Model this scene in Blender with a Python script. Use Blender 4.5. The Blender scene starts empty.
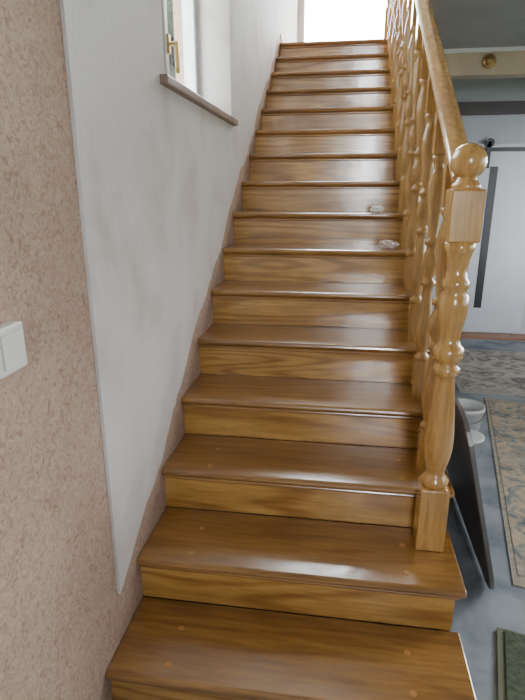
import bpy, bmesh, math, random
from mathutils import Vector, Matrix
random.seed(7)
scn = bpy.context.scene
COL = scn.collection

# ------------------------------------------------------------ helpers
def empty(name, loc=(0,0,0)):
    e = bpy.data.objects.new(name, None); e.empty_display_size = .1
    e.location = loc; COL.objects.link(e); return e

def obj_from_bm(name, bm, mat, parent=None, smooth=False):
    bmesh.ops.recalc_face_normals(bm, faces=bm.faces[:])
    me = bpy.data.meshes.new(name); bm.to_mesh(me); bm.free()
    if smooth:
        for p in me.polygons: p.use_smooth = True
    if isinstance(mat, (list, tuple)):
        for m in mat: me.materials.append(m)
    else: me.materials.append(mat)
    o = bpy.data.objects.new(name, me); COL.objects.link(o)
    if parent: o.parent = parent
    return o

def add_box(bm, a, b):
    x0,y0,z0 = a; x1,y1,z1 = b
    v = [bm.verts.new(c) for c in ((x0,y0,z0),(x1,y0,z0),(x1,y1,z0),(x0,y1,z0),(x0,y0,z1),(x1,y0,z1),(x1,y1,z1),(x0,y1,z1))]
    for f in ((0,3,2,1),(4,5,6,7),(0,1,5,4),(1,2,6,5),(2,3,7,6),(3,0,4,7)):
        bm.faces.new([v[i] for i in f])
    return v

def box(name, a, b, mat, parent=None, bevel=0, seg=2):
    bm = bmesh.new(); add_box(bm, a, b)
    o = obj_from_bm(name, bm, mat, parent)
    if bevel:
        m = o.modifiers.new('b','BEVEL'); m.width = bevel; m.segments = seg; m.limit_method='ANGLE'
    return o

def boxes(name, lst, mat, parent=None, bevel=0):
    bm = bmesh.new()
    for a,b in lst: add_box(bm, a, b)
    o = obj_from_bm(name, bm, mat, parent)
    if bevel:
        m = o.modifiers.new('b','BEVEL'); m.width = bevel; m.segments = 2; m.limit_method='ANGLE'
    return o

def add_lathe(bm, prof, cx, cy, z0=0, seg=28, cap=True):
    rings = []
    for z, r in prof:
        rings.append([bm.verts.new((cx+r*math.cos(2*math.pi*k/seg), cy+r*math.sin(2*math.pi*k/seg), z0+z)) for k in range(seg)])
    fs=[]
    for a, b in zip(rings, rings[1:]):
        for k in range(seg):
            fs.append(bm.faces.new((a[k], a[(k+1)%seg], b[(k+1)%seg], b[k])))
    if cap:
        bm.faces.new(rings[0][::-1]); bm.faces.new(rings[-1])
    for f in fs: f.smooth = True
    return fs

def extrude_profile(bm, pts, p0, p1, up=Vector((0,0,1))):
    p0=Vector(p0); p1=Vector(p1); d=(p1-p0).normalized()
    s=d.cross(up).normalized()
    A=[bm.verts.new(p0+s*a+up*b) for a,b in pts]; B=[bm.verts.new(p1+s*a+up*b) for a,b in pts]
    n=len(pts)
    for k in range(n): bm.faces.new((A[k],A[(k+1)%n],B[(k+1)%n],B[k]))
    bm.faces.new(A[::-1]); bm.faces.new(B)

# ------------------------------------------------------------ materials
def newmat(name):
    m = bpy.data.materials.new(name); m.use_nodes = True
    nt = m.node_tree; b = nt.nodes['Principled BSDF']
    return m, nt, b
def N(nt, t, **kw):
    n = nt.nodes.new(t)
    for k,v in kw.items(): setattr(n,k,v)
    return n
def ramp(nt, stops):
    r = N(nt,'ShaderNodeValToRGB'); e = r.color_ramp.elements
    while len(e) < len(stops): e.new(.5)
    for i,(p,c) in enumerate(stops): e[i].position=p; e[i].color=(*c,1)
    return r
def mapping(nt, scale, rot=(0,0,0)):
    tc=N(nt,'ShaderNodeTexCoord'); mp=N(nt,'ShaderNodeMapping')
    mp.inputs['Scale'].default_value=scale; mp.inputs['Rotation'].default_value=rot
    nt.links.new(tc.outputs['Object'], mp.inputs['Vector']); return mp
def noise(nt, mp, scale, detail=4, dist=0, rough=.5):
    n=N(nt,'ShaderNodeTexNoise'); n.inputs['Scale'].default_value=scale; n.inputs['Detail'].default_value=detail
    n.inputs['Distortion'].default_value=dist; n.inputs['Roughness'].default_value=rough
    nt.links.new(mp.outputs[0], n.inputs['Vector']); return n

def plain(name, col, rough=.5, metal=0, var=.08, scale=8, bump=0, bscale=60):
    m,nt,b=newmat(name); mp=mapping(nt,(1,1,1)); n=noise(nt,mp,scale,5)
    lo=tuple(c*(1-var) for c in col); hi=tuple(min(1,c*(1+var)) for c in col)
    r=ramp(nt,[(.3,lo),(.7,hi)]); nt.links.new(n.outputs['Fac'],r.inputs[0]); nt.links.new(r.outputs[0],b.inputs['Base Color'])
    b.inputs['Roughness'].default_value=rough; b.inputs['Metallic'].default_value=metal
    if bump:
        n2=noise(nt,mp,bscale,6); bp=N(nt,'ShaderNodeBump'); bp.inputs['Strength'].default_value=bump; bp.inputs['Distance'].default_value=.01
        nt.links.new(n2.outputs['Fac'],bp.inputs['Height']); nt.links.new(bp.outputs[0],b.inputs['Normal'])
    return m

def wood(name, dark, mid, light, axis='X', rough=.22, coat=.6, ringamt=.35, freq=85, wav=.12, ior=1.5):
    m,nt,b=newmat(name); L=nt.links
    k = {'X':(.10,1,1),'Y':(1,.10,1),'Z':(1,1,.10)}[axis]
    mp=mapping(nt,k)
    fine=noise(nt,mp,60,6,.4,.6)
    broad=noise(nt,mp,5,3,.6)
    ringn=noise(nt,mp,3.2,2,.2)
    mul=N(nt,'ShaderNodeMath',operation='MULTIPLY'); mul.inputs[1].default_value=freq
    sn=N(nt,'ShaderNodeMath',operation='SINE'); L.new(ringn.outputs['Fac'],mul.inputs[0]); L.new(mul.outputs[0],sn.inputs[0])
    r=ramp(nt,[(.28,dark),(.5,mid),(.72,light)]); L.new(broad.outputs['Fac'],r.inputs[0])
    r2=ramp(nt,[(.35,(.56,.48,.40)),(.65,(1,1,1))]); L.new(fine.outputs['Fac'],r2.inputs[0])
    mx=N(nt,'ShaderNodeMixRGB',blend_type='MULTIPLY'); mx.inputs[0].default_value=.75
    L.new(r.outputs[0],mx.inputs[1]); L.new(r2.outputs[0],mx.inputs[2])
    r3=ramp(nt,[(.0,(.60,.48,.36)),(.55,(1,1,1))])
    mr=N(nt,'ShaderNodeMapRange'); mr.inputs['From Min'].default_value=-1; L.new(sn.outputs[0],mr.inputs['Value']); L.new(mr.outputs[0],r3.inputs[0])
    mx2=N(nt,'ShaderNodeMixRGB',blend_type='MULTIPLY'); mx2.inputs[0].default_value=ringamt
    L.new(mx.outputs[0],mx2.inputs[1]); L.new(r3.outputs[0],mx2.inputs[2])
    L.new(mx2.outputs[0],b.inputs['Base Color'])
    b.inputs['Roughness'].default_value=rough+.14
    b.inputs['Coat Weight'].default_value=coat; b.inputs['Coat IOR'].default_value=ior
    # uneven varnish: slightly varying gloss
    cr=noise(nt,mapping(nt,(1,1,1)),4,4); crm=N(nt,'ShaderNodeMapRange'); crm.inputs['From Min'].default_value=.3; crm.inputs['From Max'].default_value=.7
    crm.inputs['To Min'].default_value=rough*.7; crm.inputs['To Max'].default_value=rough*1.5
    L.new(cr.outputs['Fac'],crm.inputs['Value']); L.new(crm.outputs[0],b.inputs['Coat Roughness'])
    bp=N(nt,'ShaderNodeBump'); bp.inputs['Strength'].default_value=.06; bp.inputs['Distance'].default_value=.002
    L.new(fine.outputs['Fac'],bp.inputs['Height']); L.new(bp.outputs[0],b.inputs['Normal'])
    wv=noise(nt,mapping(nt,(1,1,1)),7,2); bp2=N(nt,'ShaderNodeBump'); bp2.inputs['Strength'].default_value=wav; bp2.inputs['Distance'].default_value=.01
    L.new(wv.outputs['Fac'],bp2.inputs['Height']); L.new(bp2.outputs[0],b.inputs['Coat Normal'])
    return m

M_tread = wood('wood_tread',(.27,.128,.026),(.37,.182,.040),(.45,.237,.057),'X',.16,1.0,.45,wav=.18,ior=1.75)
M_riser = wood('wood_riser',(.46,.245,.055),(.58,.325,.080),(.67,.40,.112),'X',.14,1.0,.85,freq=120,ior=1.7)
M_newel = wood('wood_newel',(.57,.31,.085),(.67,.385,.11),(.73,.445,.135),'Z',.12,1.0,.15,ior=1.6)
M_rail  = wood('wood_rail',(.55,.305,.085),(.65,.38,.11),(.72,.44,.135),'Y',.10,1.0,.15,ior=1.6)
M_plug  = plain('wood_plug',(.47,.23,.07),.3)
M_thresh= wood('wood_threshold',(.3,.1,.03),(.38,.14,.045),(.45,.18,.06),'X',.3,.3)

def wallpaper():
    m,nt,b=newmat('crinkled_wallpaper'); L=nt.links; mp=mapping(nt,(1,1,1))
    n1=noise(nt,mp,40,7,2.4,.62); n2=noise(nt,mp,3,3)
    r=ramp(nt,[(.34,(.33,.205,.14)),(.48,(.49,.34,.25)),(.66,(.57,.42,.325))]); L.new(n1.outputs['Fac'],r.inputs[0])
    r2=ramp(nt,[(.3,(.85,.83,.82)),(.7,(1,1,1))]); L.new(n2.outputs['Fac'],r2.inputs[0])
    mx=N(nt,'ShaderNodeMixRGB',blend_type='MULTIPLY'); mx.inputs[0].default_value=1
    L.new(r.outputs[0],mx.inputs[1]); L.new(r2.outputs[0],mx.inputs[2]); L.new(mx.outputs[0],b.inputs['Base Color'])
    b.inputs['Roughness'].default_value=.85
    bp=N(nt,'ShaderNodeBump'); bp.inputs['Strength'].default_value=.8; bp.inputs['Distance'].default_value=.006
    L.new(n1.outputs['Fac'],bp.inputs['Height']); L.new(bp.outputs[0],b.inputs['Normal']); return m
M_wallp=wallpaper()
def plaster(name,a,c,bump=.25,sc=2.2,p1=.25,p2=.5):
    m,nt,b=newmat(name); L=nt.links; mp=mapping(nt,(1,1,1))
    n1=noise(nt,mp,sc,6,.5); n2=noise(nt,mp,45,8)
    r=ramp(nt,[(p1,a),(p2,c),(.95,c)]); L.new(n1.outputs['Fac'],r.inputs[0]); L.new(r.outputs[0],b.inputs['Base Color'])
    b.inputs['Roughness'].default_value=.8
    bp=N(nt,'ShaderNodeBump'); bp.inputs['Strength'].default_value=bump; bp.inputs['Distance'].default_value=.004
    L.new(n2.outputs['Fac'],bp.inputs['Height']); L.new(bp.outputs[0],b.inputs['Normal']); return m
M_plaster=plaster('white_plaster',(.50,.42,.36),(.65,.61,.58),.5,2.6,.22,.50)
M_wall=plaster('grey_wall_paint',(.38,.40,.43),(.44,.46,.49),.1)
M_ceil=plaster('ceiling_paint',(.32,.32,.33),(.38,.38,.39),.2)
M_ceil2=plaster('ceiling_white',(.7,.7,.7),(.78,.78,.78),.1)
M_floor=plaster('painted_floor',(.17,.20,.23),(.33,.36,.39),.3,4.5,.35,.6)
M_white=plain('white_pvc',(.78,.79,.80),.35,var=.02)
M_switch=plain('switch_plastic',(.76,.74,.68),.35,var=.02)
M_sill=plain('sill_stone',(.26,.18,.135),.45,var=.15,scale=20)
M_black=plain('black_metal',(.02,.02,.022),.4,.5)
M_door=plain('door_lacquer',(.48,.50,.53),.4,var=.03)
M_beam=plain('beam_plaster',(.52,.42,.31),.7,bump=.2)
M_board=plain('dark_laminate',(.09,.07,.06),.45,var=.25,scale=5)
M_rim=plain('aluminium_rim',(.22,.21,.20),.4,.6)
M_bucket=plain('bucket_plastic',(.72,.73,.72),.4,var=.04)
M_mat=plain('green_mat',(.08,.10,.06),.9,var=.3,scale=40,bump=.5)
M_matrim=plain('mat_rim',(.16,.17,.11),.8)
M_paper=plain('paper',(.9,.9,.88),.7,var=.03)
M_leaf=plain('foliage',(.008,.02,.006),.9,var=.5,scale=6)
M_bark=plain('bark',(.03,.02,.015),.9)
M_ground=plain('ground_grass',(.10,.13,.06),.95,var=.3,scale=1)
M_brass=plain('brass',(.45,.30,.12),.3,.8)
m,nt,b=newmat('window_glass')
for n in list(nt.nodes):
    if n.type=='BSDF_PRINCIPLED': nt.nodes.remove(n)
tr=N(nt,'ShaderNodeBsdfTransparent'); tr.inputs[0].default_value=(.95,.97,.97,1); gl=N(nt,'ShaderNodeBsdfGlossy'); gl.inputs['Roughness'].default_value=.02
mx=N(nt,'ShaderNodeMixShader'); mx.inputs[0].default_value=.08
nt.links.new(tr.outputs[0],mx.inputs[1]); nt.links.new(gl.outputs[0],mx.inputs[2]); nt.links.new(mx.outputs[0],nt.nodes['Material Output'].inputs[0])
M_glass=m
m,nt,b=newmat('clear_film'); b.inputs['Base Color'].default_value=(.85,.75,.70,1); b.inputs['Roughness'].default_value=.15; b.inputs['Alpha'].default_value=.6
M_film=m
def rugmat(name,a,c,d,scale):
    m,nt,b=newmat(name); L=nt.links; mp=mapping(nt,(1,1,1))
    v=N(nt,'ShaderNodeTexVoronoi'); v.inputs['Scale'].default_value=scale; L.new(mp.outputs[0],v.inputs['Vector'])
    n=noise(nt,mp,scale*1.6,6,2); r=ramp(nt,[(.35,a),(.5,c),(.62,d)]); L.new(n.outputs['Fac'],r.inputs[0])
    r2=ramp(nt,[(.1,(.6,.6,.62)),(.5,(1,1,1))]); L.new(v.outputs['Distance'],r2.inputs[0])
    mx=N(nt,'ShaderNodeMixRGB',blend_type='MULTIPLY'); mx.inputs[0].default_value=.7
    L.new(r.outputs[0],mx.inputs[1]); L.new(r2.outputs[0],mx.inputs[2]); L.new(mx.outputs[0],b.inputs['Base Color'])
    b.inputs['Roughness'].default_value=.95; return m
M_rug=rugmat('rug_pattern',(.16,.21,.23),(.42,.36,.28),(.56,.42,.29),7)
M_rug2=rugmat('rug_far_pattern',(.20,.19,.18),(.44,.39,.34),(.56,.50,.44),4)

# ------------------------------------------------------------ constants
R=.18; G=.289; Y1=1.14; XL=-.648; XR=.438; XW=-.65
def Z(i): return R*i
def Yn(i): return Y1+G*(i-1)
NS=16; YB=7.2; YF=-2.5; XRT=3.2; CZ=2.70; LZ=Z(16); TOP=5.3

# ------------------------------------------------------------ room shell
box('floor',(-.95,YF-.2,-.12),(XRT+.2,YB+.2,0),M_floor)
WY0,WY1,WZ0,WZ1=1.97,3.13,1.93,3.15
boxes('wall_left',[((-.95,YF-.2,0),(XW,WY0,TOP)),((-.95,WY1,0),(XW,YB+.2,TOP)),((-.95,WY0,0),(XW,WY1,WZ0)),((-.95,WY0,WZ1),(XW,WY1,TOP))],M_wallp)
bm=bmesh.new(); XP=XW+.010
ys=[1.275+.03*k for k in range(int((YB-1.275)/.03)+1)]+[YB]
for s in (WY0,WY1): ys.append(s)
ys=sorted(set(round(y,4) for y in ys))
def low(y):
    if y>Yn(16): base=LZ+.05
    else: base=Z(1)+(y-Yn(1))*R/G+.085
    w=.020*math.sin(y*6.3)+.010*math.sin(y*17+1)+random.uniform(-.007,.007)
    if y<1.5: w*=.4
    return base+w
lows=[low(y) for y in ys]
def q(a,b2,c,d): bm.faces.new([bm.verts.new(v) for v in (a,b2,c,d)])
for k in range(len(ys)-1):
    y0,y1=ys[k],ys[k+1]; l0,l1=lows[k],lows[k+1]
    if y0>=WY0-1e-5 and y1<=WY1+1e-5:
        q((XP,y0,l0),(XP,y1,l1),(XP,y1,WZ0),(XP,y0,WZ0)); q((XP,y0,WZ1),(XP,y1,WZ1),(XP,y1,TOP),(XP,y0,TOP))
    else: q((XP,y0,l0),(XP,y1,l1),(XP,y1,TOP),(XP,y0,TOP))
    q((XP,y0,l0),(XW-.001,y0,l0),(XW-.001,y1,l1),(XP,y1,l1))
q((XP,ys[0],lows[0]),(XW-.001,ys[0],lows[0]),(XW-.001,ys[0],TOP),(XP,ys[0],TOP))
XFR=-.85
q((XP,WY1,WZ0),(XFR,WY1-.002,WZ0),(XFR,WY1-.002,WZ1),(XP,WY1,WZ1))
q((XP,WY0,WZ0),(XFR,WY0+.002,WZ0),(XFR,WY0+.002,WZ1),(XP,WY0,WZ1))
q((XP,WY0,WZ1),(XFR,WY0,WZ1-.002),(XFR,WY1,WZ1-.002),(XP,WY1,WZ1))
obj_from_bm('wall_left_plaster',bm,M_plaster)

def wall_y(name,y0,y1,x0,x1,z0,z1,holes,mat):
    xs=sorted({x0,x1}|{h[0] for h in holes}|{h[1] for h in holes}); l=[]
    for a,b2 in zip(xs,xs[1:]):
        cur=z0
        for h in sorted([h for h in holes if h[0]<=a+1e-6 and h[1]>=b2-1e-6],key=lambda h:h[2]):
            if h[2]>cur: l.append(((a,y0,cur),(b2,y1,h[2])))
            cur=h[3]
        if cur<z1: l.append(((a,y0,cur),(b2,y1,z1)))
    return boxes(name,l,mat)
GX0,GX1=-.62,2.2
wall_y('wall_far',YB,YB+.2,XW,XRT+.2,LZ-.01,TOP,[(GX0,GX1,LZ,LZ+2.25)],M_plaster)
YD=6.12
box('wall_back_hall',(XW,YD,0),(XRT,YD+.15,CZ),M_wall)
RX0,RX1=.22,.80
W3=(RX0,RX1,1.35,2.62); W4=(RX0,RX1,3.15,4.75)
wall_y('wall_rear',YF-.2,YF,XW,XRT+.2,0,TOP,[W3,W4],M_wall)
boxes('wall_right',[((XRT,YF,0),(XRT+.2,.3,TOP)),((XRT,4.6,0),(XRT+.2,YB,TOP)),((XRT,.3,0),(XRT+.2,4.6,.75)),((XRT,.3,2.45),(XRT+.2,4.6,TOP))],M_wall)
boxes('ceiling',[((.462,.3,CZ),(XRT,YB,LZ-.012)),((XW,YF,CZ),(XRT,.3,LZ-.012)),((XW,Yn(16)+.05,CZ),(.462,YB,LZ-.012))],M_ceil)
box('ceiling_upper',(-.95,YF-.2,TOP),(XRT+.2,YB+.2,TOP+.15),M_ceil2)
boxes('floor_upper',[((.462,.3,LZ-.012),(XRT,YB,LZ)),((XW,YF,LZ-.012),(XRT,.3,LZ)),((XW,Yn(16)+.05,LZ-.012),(.462,YB,LZ))],M_riser)
bm=bmesh.new(); add_box(bm,(.47,5.15,2.50),(XRT,5.33,CZ))
obj_from_bm('trim_ceiling_beam',bm,M_beam)
box('trim_ceiling_cove',(.47,5.13,2.67),(XRT,5.15,2.70),M_white)
box('trim_dark_rail',(.47,YD-.05,2.30),(XRT,YD-.002,2.42),plain('dark_trim',(.06,.05,.05),.5))

# ------------------------------------------------------------ windows
def window_x(name,x,y0,y1,z0,z1,mull,handle=None,t=.06,side=1):
    e=empty(name); l=[((x-.03,y0,z0),(x+.03,y0+t,z1)),((x-.03,y1-t,z0),(x+.03,y1,z1)),((x-.03,y0+t,z0),(x+.03,y1-t,z0+t)),((x-.03,y0+t,z1-t),(x+.03,y1-t,z1))]
    if mull: l.append(((x-.025,mull-.05,z0+t),(x+.035,mull+.05,z1-t)))
    boxes('frame',l,M_white,e,.004)
    s=[]; segs=[(y0+t,(mull-.05) if mull else y1-t)]+([(mull+.05,y1-t)] if mull else [])
    for a,b2 in segs:
        for bx in (((x-.02,a,z0+t),(x+.045*side,a+.045,z1-t)),((x-.02,b2-.045,z0+t),(x+.045*side,b2,z1-t)),((x-.02,a+.045,z0+t),(x+.045*side,b2-.045,z0+t+.045)),((x-.02,a+.045,z1-t-.045),(x+.045*side,b2-.045,z1-t))): s.append(bx)
    boxes('sash',s,M_white,e,.004)
    boxes('pane',[((x-.006,a+.04,z0+t+.04),(x+.006,b2-.04,z1-t-.04)) for a,b2 in segs],M_glass,e)
    if handle:
        boxes('handle',[((x+.045,handle[0]-.015,handle[1]-.04),(x+.055,handle[0]+.015,handle[1]+.04)),((x+.055,handle[0]-.008,handle[1]-.008),(x+.09,handle[0]+.008,handle[1]+.008)),((x+.078,handle[0]-.009,handle[1]-.12),(x+.094,handle[0]+.009,handle[1]+.012))],M_brass,e,.003)
    return e
window_x('window_1',-.86,WY0+.003,WY1-.003,WZ0+.035,WZ1-.003,2.50,(2.585,2.20),t=.03)
window_x('window_2',XRT+.1,.3,4.6,.75,2.45,2.45)
box('trim_window_sill',(-.83,WY0-.05,WZ0-.012),(-.612,WY1+.06,WZ0+.02),M_sill,bevel=.005)
def window_y(name,y,x0,x1,z0,z1,mull,t=.06):
    e=empty(name); l=[((x0,y-.03,z0),(x0+t,y+.03,z1)),((x1-t,y-.03,z0),(x1,y+.03,z1)),((x0+t,y-.03,z0),(x1-t,y+.03,z0+t)),((x0+t,y-.03,z1-t),(x1-t,y+.03,z1)),((mull-.02,y-.03,z0+t),(mull+.02,y+.03,z1-t))]
    boxes('frame',l,M_white,e,.004)
    boxes('pane',[((x0+t-.005,y-.006,z0+t-.005),(mull-.015,y+.006,z1-t+.005)),((mull+.015,y-.006,z0+t-.005),(x1-t+.005,y+.006,z1-t+.005))],M_glass,e)
window_y('window_3',YF-.1,*W3,.51,.04)
window_y('window_4',YF-.1,*W4,.51,.04)
window_y('door_2',YB+.1,GX0,GX1,LZ,LZ+2.25,.75)

# ------------------------------------------------------------ staircase
st=empty('staircase')
XS=.412
for i in range(1,NS+1):
    yb = Yn(i+1)+.03 if i<NS else Yn(16)+.055
    z=Z(i); t=.032; yf=Yn(i)
    bm=bmesh.new()
    prof=[]
    for k in range(7):
        a=math.pi/2+math.pi*k/6
        prof.append((yf+.014+.014*math.cos(a), z-.014+.014*math.sin(a)))
    prof=[(yb,z)]+prof+[(yf+.018,z-t),(yb,z-t)]
    A=[bm.verts.new((XL,p[0],p[1])) for p in prof]; B=[bm.verts.new((XR,p[0],p[1])) for p in prof]
    n=len(prof)
    for k in range(n): bm.faces.new((A[k],A[(k+1)%n],B[(k+1)%n],B[k]))
    bm.faces.new(A[::-1]); bm.faces.new(B)
    o=obj_from_bm('tread_%d'%i,bm,M_tread,st)
    md=o.modifiers.new('b','BEVEL'); md.width=.004; md.segments=2; md.limit_method='ANGLE'; md.angle_limit=math.radians(50)
    zb=Z(i-1) if i>1 else 0
    box('riser_%d'%i,(XL,yf+.032,zb+.0005),(XS,yf+.052,z-t),M_riser,st)
    boxes('cove_%d'%i,[((XL,yf+.016,z-t-.014),(XS+.014,yf+.032,z-t)),((XS,yf+.03,z-t-.014),(XS+.014,yb-.01,z-t))],M_tread,st,.005)
    if i<=3:
        bm=bmesh.new()
        for px,py in ((-.47,.06),(-.47,.20),(.26,.07),(.26,.21)):
            add_lathe(bm,[(0,.011),(.0012,.0105)],px,yf+py,z-.0002,20)
        obj_from_bm('plug_%d'%i,bm,M_plug,st)
bm=bmesh.new()
for i in range(1,NS+1):
    y0=Yn(i)+.052; y1=(Yn(i+1)+.052) if i<NS else Yn(16)+.055
    zt=Z(i)-.032
    s=lambda y: max(0,(y-Yn(1))*R/G-.16)
    pts=[(y0,s(y0)),(y1,s(y1)),(y1,zt),(y0,zt)]
    A=[bm.verts.new((XS-.03,p[0],p[1])) for p in pts]; B=[bm.verts.new((XS,p[0],p[1])) for p in pts]
    for k in range(4): bm.faces.new((A[k],A[(k+1)%4],B[(k+1)%4],B[k]))
    bm.faces.new(A[::-1]); bm.faces.new(B)
obj_from_bm('side_string',bm,M_riser,st)
bm=bmesh.new()
yA=Yn(1)+.16*G/R; pts=[(yA,0),(Yn(16)+.05,(Yn(16)+.05-Yn(1))*R/G-.16)]
extrude_profile(bm,[(-.5,0),(.5,0),(.5,.02),(-.5,.02)],(-.1,pts[0][0],pts[0][1]),(-.1,pts[1][0],pts[1][1]))
obj_from_bm('soffit',bm,M_ceil2,st)

# ------------------------------------------------------------ balustrade
bl=empty('stair_balustrade')
NX=.351; NY=1.666; NB=Z(2); hw=.0475
def newel(name,cx,cy,z0):
    box(name+'_foot',(cx-hw,cy-hw,z0),(cx+hw,cy+hw,z0+.24),M_newel,bl,.005)
    prof=[(.235,.036),(.25,.0465),(.268,.0465),(.28,.034),(.295,.030),(.31,.034),(.345,.043),(.39,.0485),(.44,.047),(.52,.040),(.59,.033),(.625,.030),(.64,.031),(.648,.042),(.668,.042),(.676,.033),(.69,.035),(.70,.047),(.72,.0485),(.735,.045),(.745,.034),(.765,.031),(.80,.036),(.84,.043),(.87,.046),(.90,.043),(.915,.033),(.925,.041),(.945,.041),(.955,.032),(.98,.030),(1.01,.034),(1.03,.040),(1.04,.045),(1.066,.045)]
    bm=bmesh.new(); add_lathe(bm,prof,cx,cy,z0,36)
    obj_from_bm(name+'_turned_shaft',bm,M_newel,bl)
    box(name+'_block',(cx-hw,cy-hw,z0+1.062),(cx+hw,cy+hw,z0+1.212),M_newel,bl,.006)
    bm=bmesh.new()
    p=[(1.21,.040),(1.222,.042),(1.232,.034),(1.24,.028),(1.246,.030)]
    cz=1.287; r=.051
    for k in range(2,17):
        a=-math.pi/2+math.pi*k/16.0
        p.append((cz+r*math.sin(a), max(.0005,r*math.cos(a))))
    add_lathe(bm,p,cx,cy,z0,36)
    obj_from_bm(name+'_ball_cap',bm,M_newel,bl)
newel('newel',NX,NY,NB)
TY=Yn(16)+.12
newel('top_newel',NX,TY,LZ)
SL=R/G
def railz(y): return 1.600+SL*(y-1.715)
bm=bmesh.new()
hp=[(-.024,-.036),(.024,-.036),(.026,-.016),(.034,-.008),(.036,.010),(.031,.026),(.018,.036),(0,.040),(-.018,.036),(-.031,.026),(-.036,.010),(-.034,-.008),(-.026,-.016)]
extrude_profile(bm,hp,(NX,NY+.03,railz(NY+.03)),(NX,TY-.04,railz(TY-.04)))
o=obj_from_bm('hand_rail',bm,M_rail,bl,True)
md=o.modifiers.new('b','BEVEL'); md.width=.003; md.segments=2
BP=[(.150,.017),(.158,.023),(.170,.023),(.178,.016),(.19,.015),(.205,.019),(.24,.0255),(.275,.0265),(.32,.0225),(.37,.017),(.41,.0145),(.425,.015),(.432,.022),(.445,.022),(.452,.015),(.465,.016),(.49,.024),(.51,.026),(.53,.024),(.555,.016),(.568,.015),(.575,.022),(.588,.022),(.595,.0145),(.61,.015),(.65,.0175),(.70,.0225),(.745,.0265),(.78,.0255),(.815,.019),(.83,.015),(.842,.016),(.85,.023),(.862,.023),(.87,.017)]
for i in range(3,16):
    y=Yn(i)+.155; zb=Z(i); H=railz(y)-.034-zb; w=.027
    bm=bmesh.new()
    add_box(bm,(NX-w,y-w,zb),(NX+w,y+w,zb+.152*H)); 
    vs=add_box(bm,(NX-w,y-w,zb+.868*H),(NX+w,y+w,zb+H))
    for v in vs[4:]: v.co.z += (v.co.y-y)*SL
    add_lathe(bm,[(a*H,r*1.3) for a,r in BP],NX,y,zb,24)
    obj_from_bm('baluster_%d'%(i-2),bm,M_newel,bl)

# ------------------------------------------------------------ light switch
sw=empty('light_switch')
box('housing',(XW,.845,1.228),(XW+.030,.935,1.322),M_switch,sw,.006,3)
box('rocker',(XW+.030,.857,1.241),(XW+.036,.923,1.309),M_switch,sw,.003)

# ------------------------------------------------------------ back-hall door on a rail
d=empty('door_1')
box('panel',(1.27,YD-.045,.02),(2.10,YD-.008,2.02),M_door,d,.004)
box('dark_strip',(1.50,YD-.052,.30),(1.58,YD-.043,1.80),M_black,d,.002)
boxes('stiles',[((1.27,YD-.053,.02),(1.33,YD-.045,2.02)),((2.04,YD-.053,.02),(2.10,YD-.045,2.02)),((1.33,YD-.053,1.92),(2.04,YD-.045,2.02)),((1.33,YD-.053,.02),(2.04,YD-.045,.14))],M_door,d,.003)
box('rail',(1.30,YD-.065,1.945),(2.7,YD-.050,1.985),M_black,d)
bm=bmesh.new()
for cx in (1.46,1.98):
    add_lathe(bm,[(0,.045),(.02,.045)],cx,0,0,20)
o=obj_from_bm('rollers',bm,M_black,d); o.rotation_euler=(math.pi/2,0,0); o.location=(0,YD-.065,2.03)
boxes('hangers',[((1.44,YD-.085,1.78),(1.48,YD-.066,2.04)),((1.96,YD-.085,1.78),(2.0,YD-.066,2.04))],M_black,d)
box('trim_door_threshold',(1.2,YD-.28,0),(2.15,YD-.06,.015),M_thresh)
boxes('trim_door_post',[((2.16,YD-.12,0),(2.26,YD,1.93))],plain('dark_post',(.09,.07,.06),.5))
bm=bmesh.new(); add_lathe(bm,[(0,.055),(.012,.055),(.018,.045),(.02,.032),(.035,.030),(.045,.022),(.05,.001)],0,0,0,28)
o=obj_from_bm('wall_lamp_socket',bm,M_brass); o.rotation_euler=(math.pi/2,0,0); o.location=(1.16,5.149,2.60)

# ------------------------------------------------------------ rugs, mat
def slab(name,pts,z0,z1,mat,parent=None,bevel=0):
    bm=bmesh.new(); A=[bm.verts.new((x,y,z0)) for x,y in pts]; B=[bm.verts.new((x,y,z1)) for x,y in pts]; n=len(pts)
    for k in range(n): bm.faces.new((A[k],A[(k+1)%n],B[(k+1)%n],B[k]))
    bm.faces.new(A[::-1]); bm.faces.new(B); return obj_from_bm(name,bm,mat,parent)
def inset(pts,f):
    cx=sum(p[0] for p in pts)/len(pts); cy=sum(p[1] for p in pts)/len(pts)
    return [(cx+(x-cx)*f,cy+(y-cy)*f) for x,y in pts]
r1=empty('patterned_rug'); P=[(.765,1.93),(1.55,1.78),(1.96,3.85),(1.17,4.06)]
slab('border',P,0,.006,plain('rug_border',(.38,.34,.27),.95,var=.2,scale=30),r1); slab('field',inset(P,.94),.006,.009,M_rug,r1)
r2=empty('floor_mat'); P=[(1.0,4.16),(2.6,4.10),(2.7,5.35),(1.05,5.42)]
slab('border',P,0,.006,plain('mat2_border',(.42,.38,.35),.95,var=.2,scale=30),r2); slab('field',inset(P,.95),.006,.009,M_rug2,r2)
r3=empty('green_doormat'); P=[(.555,1.36),(.635,1.68),(1.25,1.54),(1.18,1.22)]
slab('rim',P,0,.012,M_matrim,r3); slab('pile',inset(P,.92),.012,.018,M_mat,r3)

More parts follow.
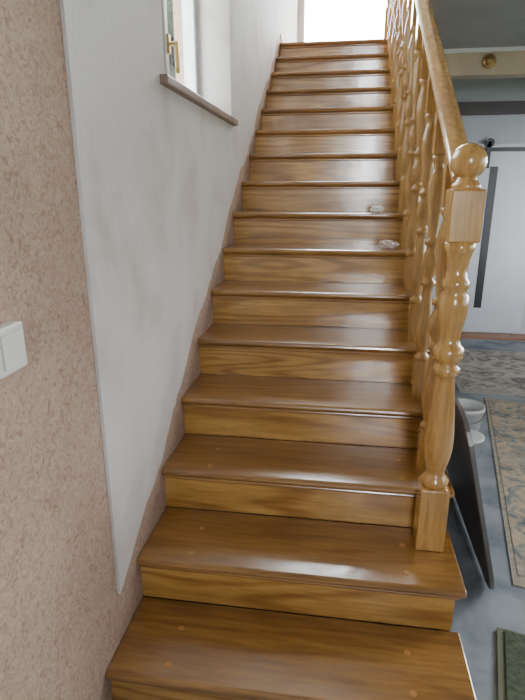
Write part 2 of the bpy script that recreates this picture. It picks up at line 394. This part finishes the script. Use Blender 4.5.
# ------------------------------------------------------------ leaning table top
lt=empty('leaning_table_top',(.655,1.80,0.008))
def rr(w,h,r,n=8):
    p=[]
    for cx,cy,a0 in ((w-r,r,-90),(w-r,h-r,0),(r,h-r,90),(r,r,180)):
        for k in range(n+1):
            a=math.radians(a0+90*k/n); p.append((cx+r*math.cos(a),cy+r*math.sin(a)))
    return p
def plate(name,pts,t0,t1,mat):
    bm=bmesh.new(); A=[bm.verts.new((t0,a,b)) for a,b in pts]; B=[bm.verts.new((t1,a,b)) for a,b in pts]; n=len(pts)
    for k in range(n): bm.faces.new((A[k],A[(k+1)%n],B[(k+1)%n],B[k]))
    bm.faces.new(A[::-1]); bm.faces.new(B); return obj_from_bm(name,bm,mat,lt)
plate('edge_band',rr(.95,.80,.13),0,.014,M_rim)
pp=[(a*.985+.007,b*.985+.006) for a,b in rr(.95,.80,.128)]
plate('laminate',pp,-.002,.016,M_board)
lt.rotation_euler=(0,-math.atan2(.19,.77),0)

# ------------------------------------------------------------ bucket and tub
bk=empty('plastic_bucket'); bx,by=.86,3.36
bm=bmesh.new(); add_lathe(bm,[(0,.085),(.004,.09),(.19,.108),(.192,.116),(.215,.116),(.215,.108),(.19,.104),(.012,.085),(.01,.001)],bx,by,0,36,False)
add_lathe(bm,[(0,.0005),(0,.085)],bx,by,0,36,False)
obj_from_bm('pail',bm,M_bucket,bk)
cu=bpy.data.curves.new('handle','CURVE'); cu.dimensions='3D'; cu.bevel_depth=.003; sp=cu.splines.new('POLY'); sp.points.add(16)
for k in range(17):
    a=math.pi*k/16; sp.points[k].co=(bx+.119*math.cos(a),by-.10*math.sin(a),.195-.07*math.sin(a),1)
ho=bpy.data.objects.new('handle',cu); ho.data.materials.append(M_rim); COL.objects.link(ho); ho.parent=bk
b2e=empty('paint_tub'); bm=bmesh.new(); add_lathe(bm,[(0,.075),(.11,.09),(.112,.097),(.125,.097),(.128,.085),(.13,.001)],.82,3.09,0,32)
obj_from_bm('tub',bm,M_bucket,b2e)

# ------------------------------------------------------------ litter on treads
def crumple(name,loc,s,mat,flat=.6):
    bm=bmesh.new(); bmesh.ops.create_icosphere(bm,subdivisions=3,radius=1)
    for v in bm.verts: v.co*=random.uniform(.55,1.1)
    for v in bm.verts: v.co=Vector((v.co.x*s[0],v.co.y*s[1],v.co.z*s[2]))
    mn=min(v.co.z for v in bm.verts)
    for v in bm.verts: v.co+=Vector(loc)-Vector((0,0,mn))
    return obj_from_bm(name,bm,mat)
crumple('crumpled_paper',(.195,Yn(8)+.06,Z(8)),(.042,.03,.024),M_paper)
crumple('plastic_wrapper',(.25,Yn(7)+.09,Z(7)),(.062,.05,.026),M_film)

# ------------------------------------------------------------ outside
box('ground',(-40,-40,-.4),(40,40,-.13),M_ground)
tr=empty('garden_tree'); TX,TYY=-4.3,13.6
bm=bmesh.new(); add_lathe(bm,[(0,.2),(2.5,.14),(6,.08)],TX,TYY,-.13,14); obj_from_bm('trunk',bm,M_bark,tr)
bm=bmesh.new()
for k in range(30):
    c=Vector((TX+random.uniform(-1.2,1.2),TYY+random.uniform(-1.6,1.6),4.6+random.uniform(-1.4,1.0)))
    r=bmesh.ops.create_icosphere(bm,subdivisions=2,radius=random.uniform(.4,.7))
    for v in r['verts']: v.co=c+v.co*random.uniform(.85,1.15)
obj_from_bm('crown',bm,M_leaf,tr)

# ------------------------------------------------------------ light: sky brighter ahead and behind the stairs
w=bpy.data.worlds.new('World'); scn.world=w; w.use_nodes=True
nt=w.node_tree; bg=nt.nodes['Background']; bg.inputs[0].default_value=(.94,.955,1,1)
tc=N(nt,'ShaderNodeTexCoord'); sx=N(nt,'ShaderNodeSeparateXYZ'); nt.links.new(tc.outputs['Generated'],sx.inputs[0])
mr=N(nt,'ShaderNodeMapRange'); mr.inputs['From Min'].default_value=.1; mr.inputs['From Max'].default_value=.95
mr.inputs['To Min'].default_value=3.6; mr.inputs['To Max'].default_value=44
mr2=N(nt,'ShaderNodeMapRange'); mr2.inputs['From Min'].default_value=-.75; mr2.inputs['From Max'].default_value=-.93
mr2.inputs['To Min'].default_value=3.6; mr2.inputs['To Max'].default_value=58
mxm=N(nt,'ShaderNodeMath',operation='MAXIMUM')
nt.links.new(sx.outputs['Y'],mr.inputs['Value']); nt.links.new(sx.outputs['Y'],mr2.inputs['Value'])
nt.links.new(mr.outputs[0],mxm.inputs[0]); nt.links.new(mr2.outputs[0],mxm.inputs[1]); nt.links.new(mxm.outputs[0],bg.inputs[1])
def area(name,loc,rot,sx,sy,power=None,col=(1,1,1),portal=False):
    l=bpy.data.lights.new(name,'AREA'); l.shape='RECTANGLE'; l.size=sx; l.size_y=sy; l.color=col
    if portal: l.cycles.is_portal=True
    else: l.energy=power
    o=bpy.data.objects.new(name,l); o.location=loc; o.rotation_euler=rot; COL.objects.link(o); return o
h=math.pi/2
area('sky_portal_stair_window',(-.96,(WY0+WY1)/2,(WZ0+WZ1)/2),(0,-h,0),1.2,1.15,portal=True)
area('sky_portal_balcony',((GX0+GX1)/2,YB+.22,LZ+1.12),(-h,0,0),2.8,2.25,portal=True)
area('sky_portal_rear',((RX0+RX1)/2,YF-.22,(W3[2]+W3[3])/2),(h,0,0),.60,1.28,portal=True)
area('sky_portal_rear_upper',((RX0+RX1)/2,YF-.22,(W4[2]+W4[3])/2),(h,0,0),.60,1.6,portal=True)
area('sky_portal_right',(XRT+.22,2.45,1.6),(0,h,0),1.7,4.3,portal=True)

# ------------------------------------------------------------ camera
th=math.radians(17); ps=math.atan(.148)
c,s=math.cos(ps),math.sin(ps)
right=Vector((c,s,0)); fwd=Vector((-s*math.cos(th),c*math.cos(th),-math.sin(th))); up=right.cross(fwd)
cam=bpy.data.cameras.new('Camera'); co=bpy.data.objects.new('Camera',cam); COL.objects.link(co)
cam.sensor_fit='VERTICAL'; cam.sensor_height=36; cam.lens=27; cam.clip_start=.02
M=Matrix((right,up,-fwd)).transposed().to_4x4(); M.translation=Vector((0,0,1.571))
co.matrix_world=M
scn.camera=co
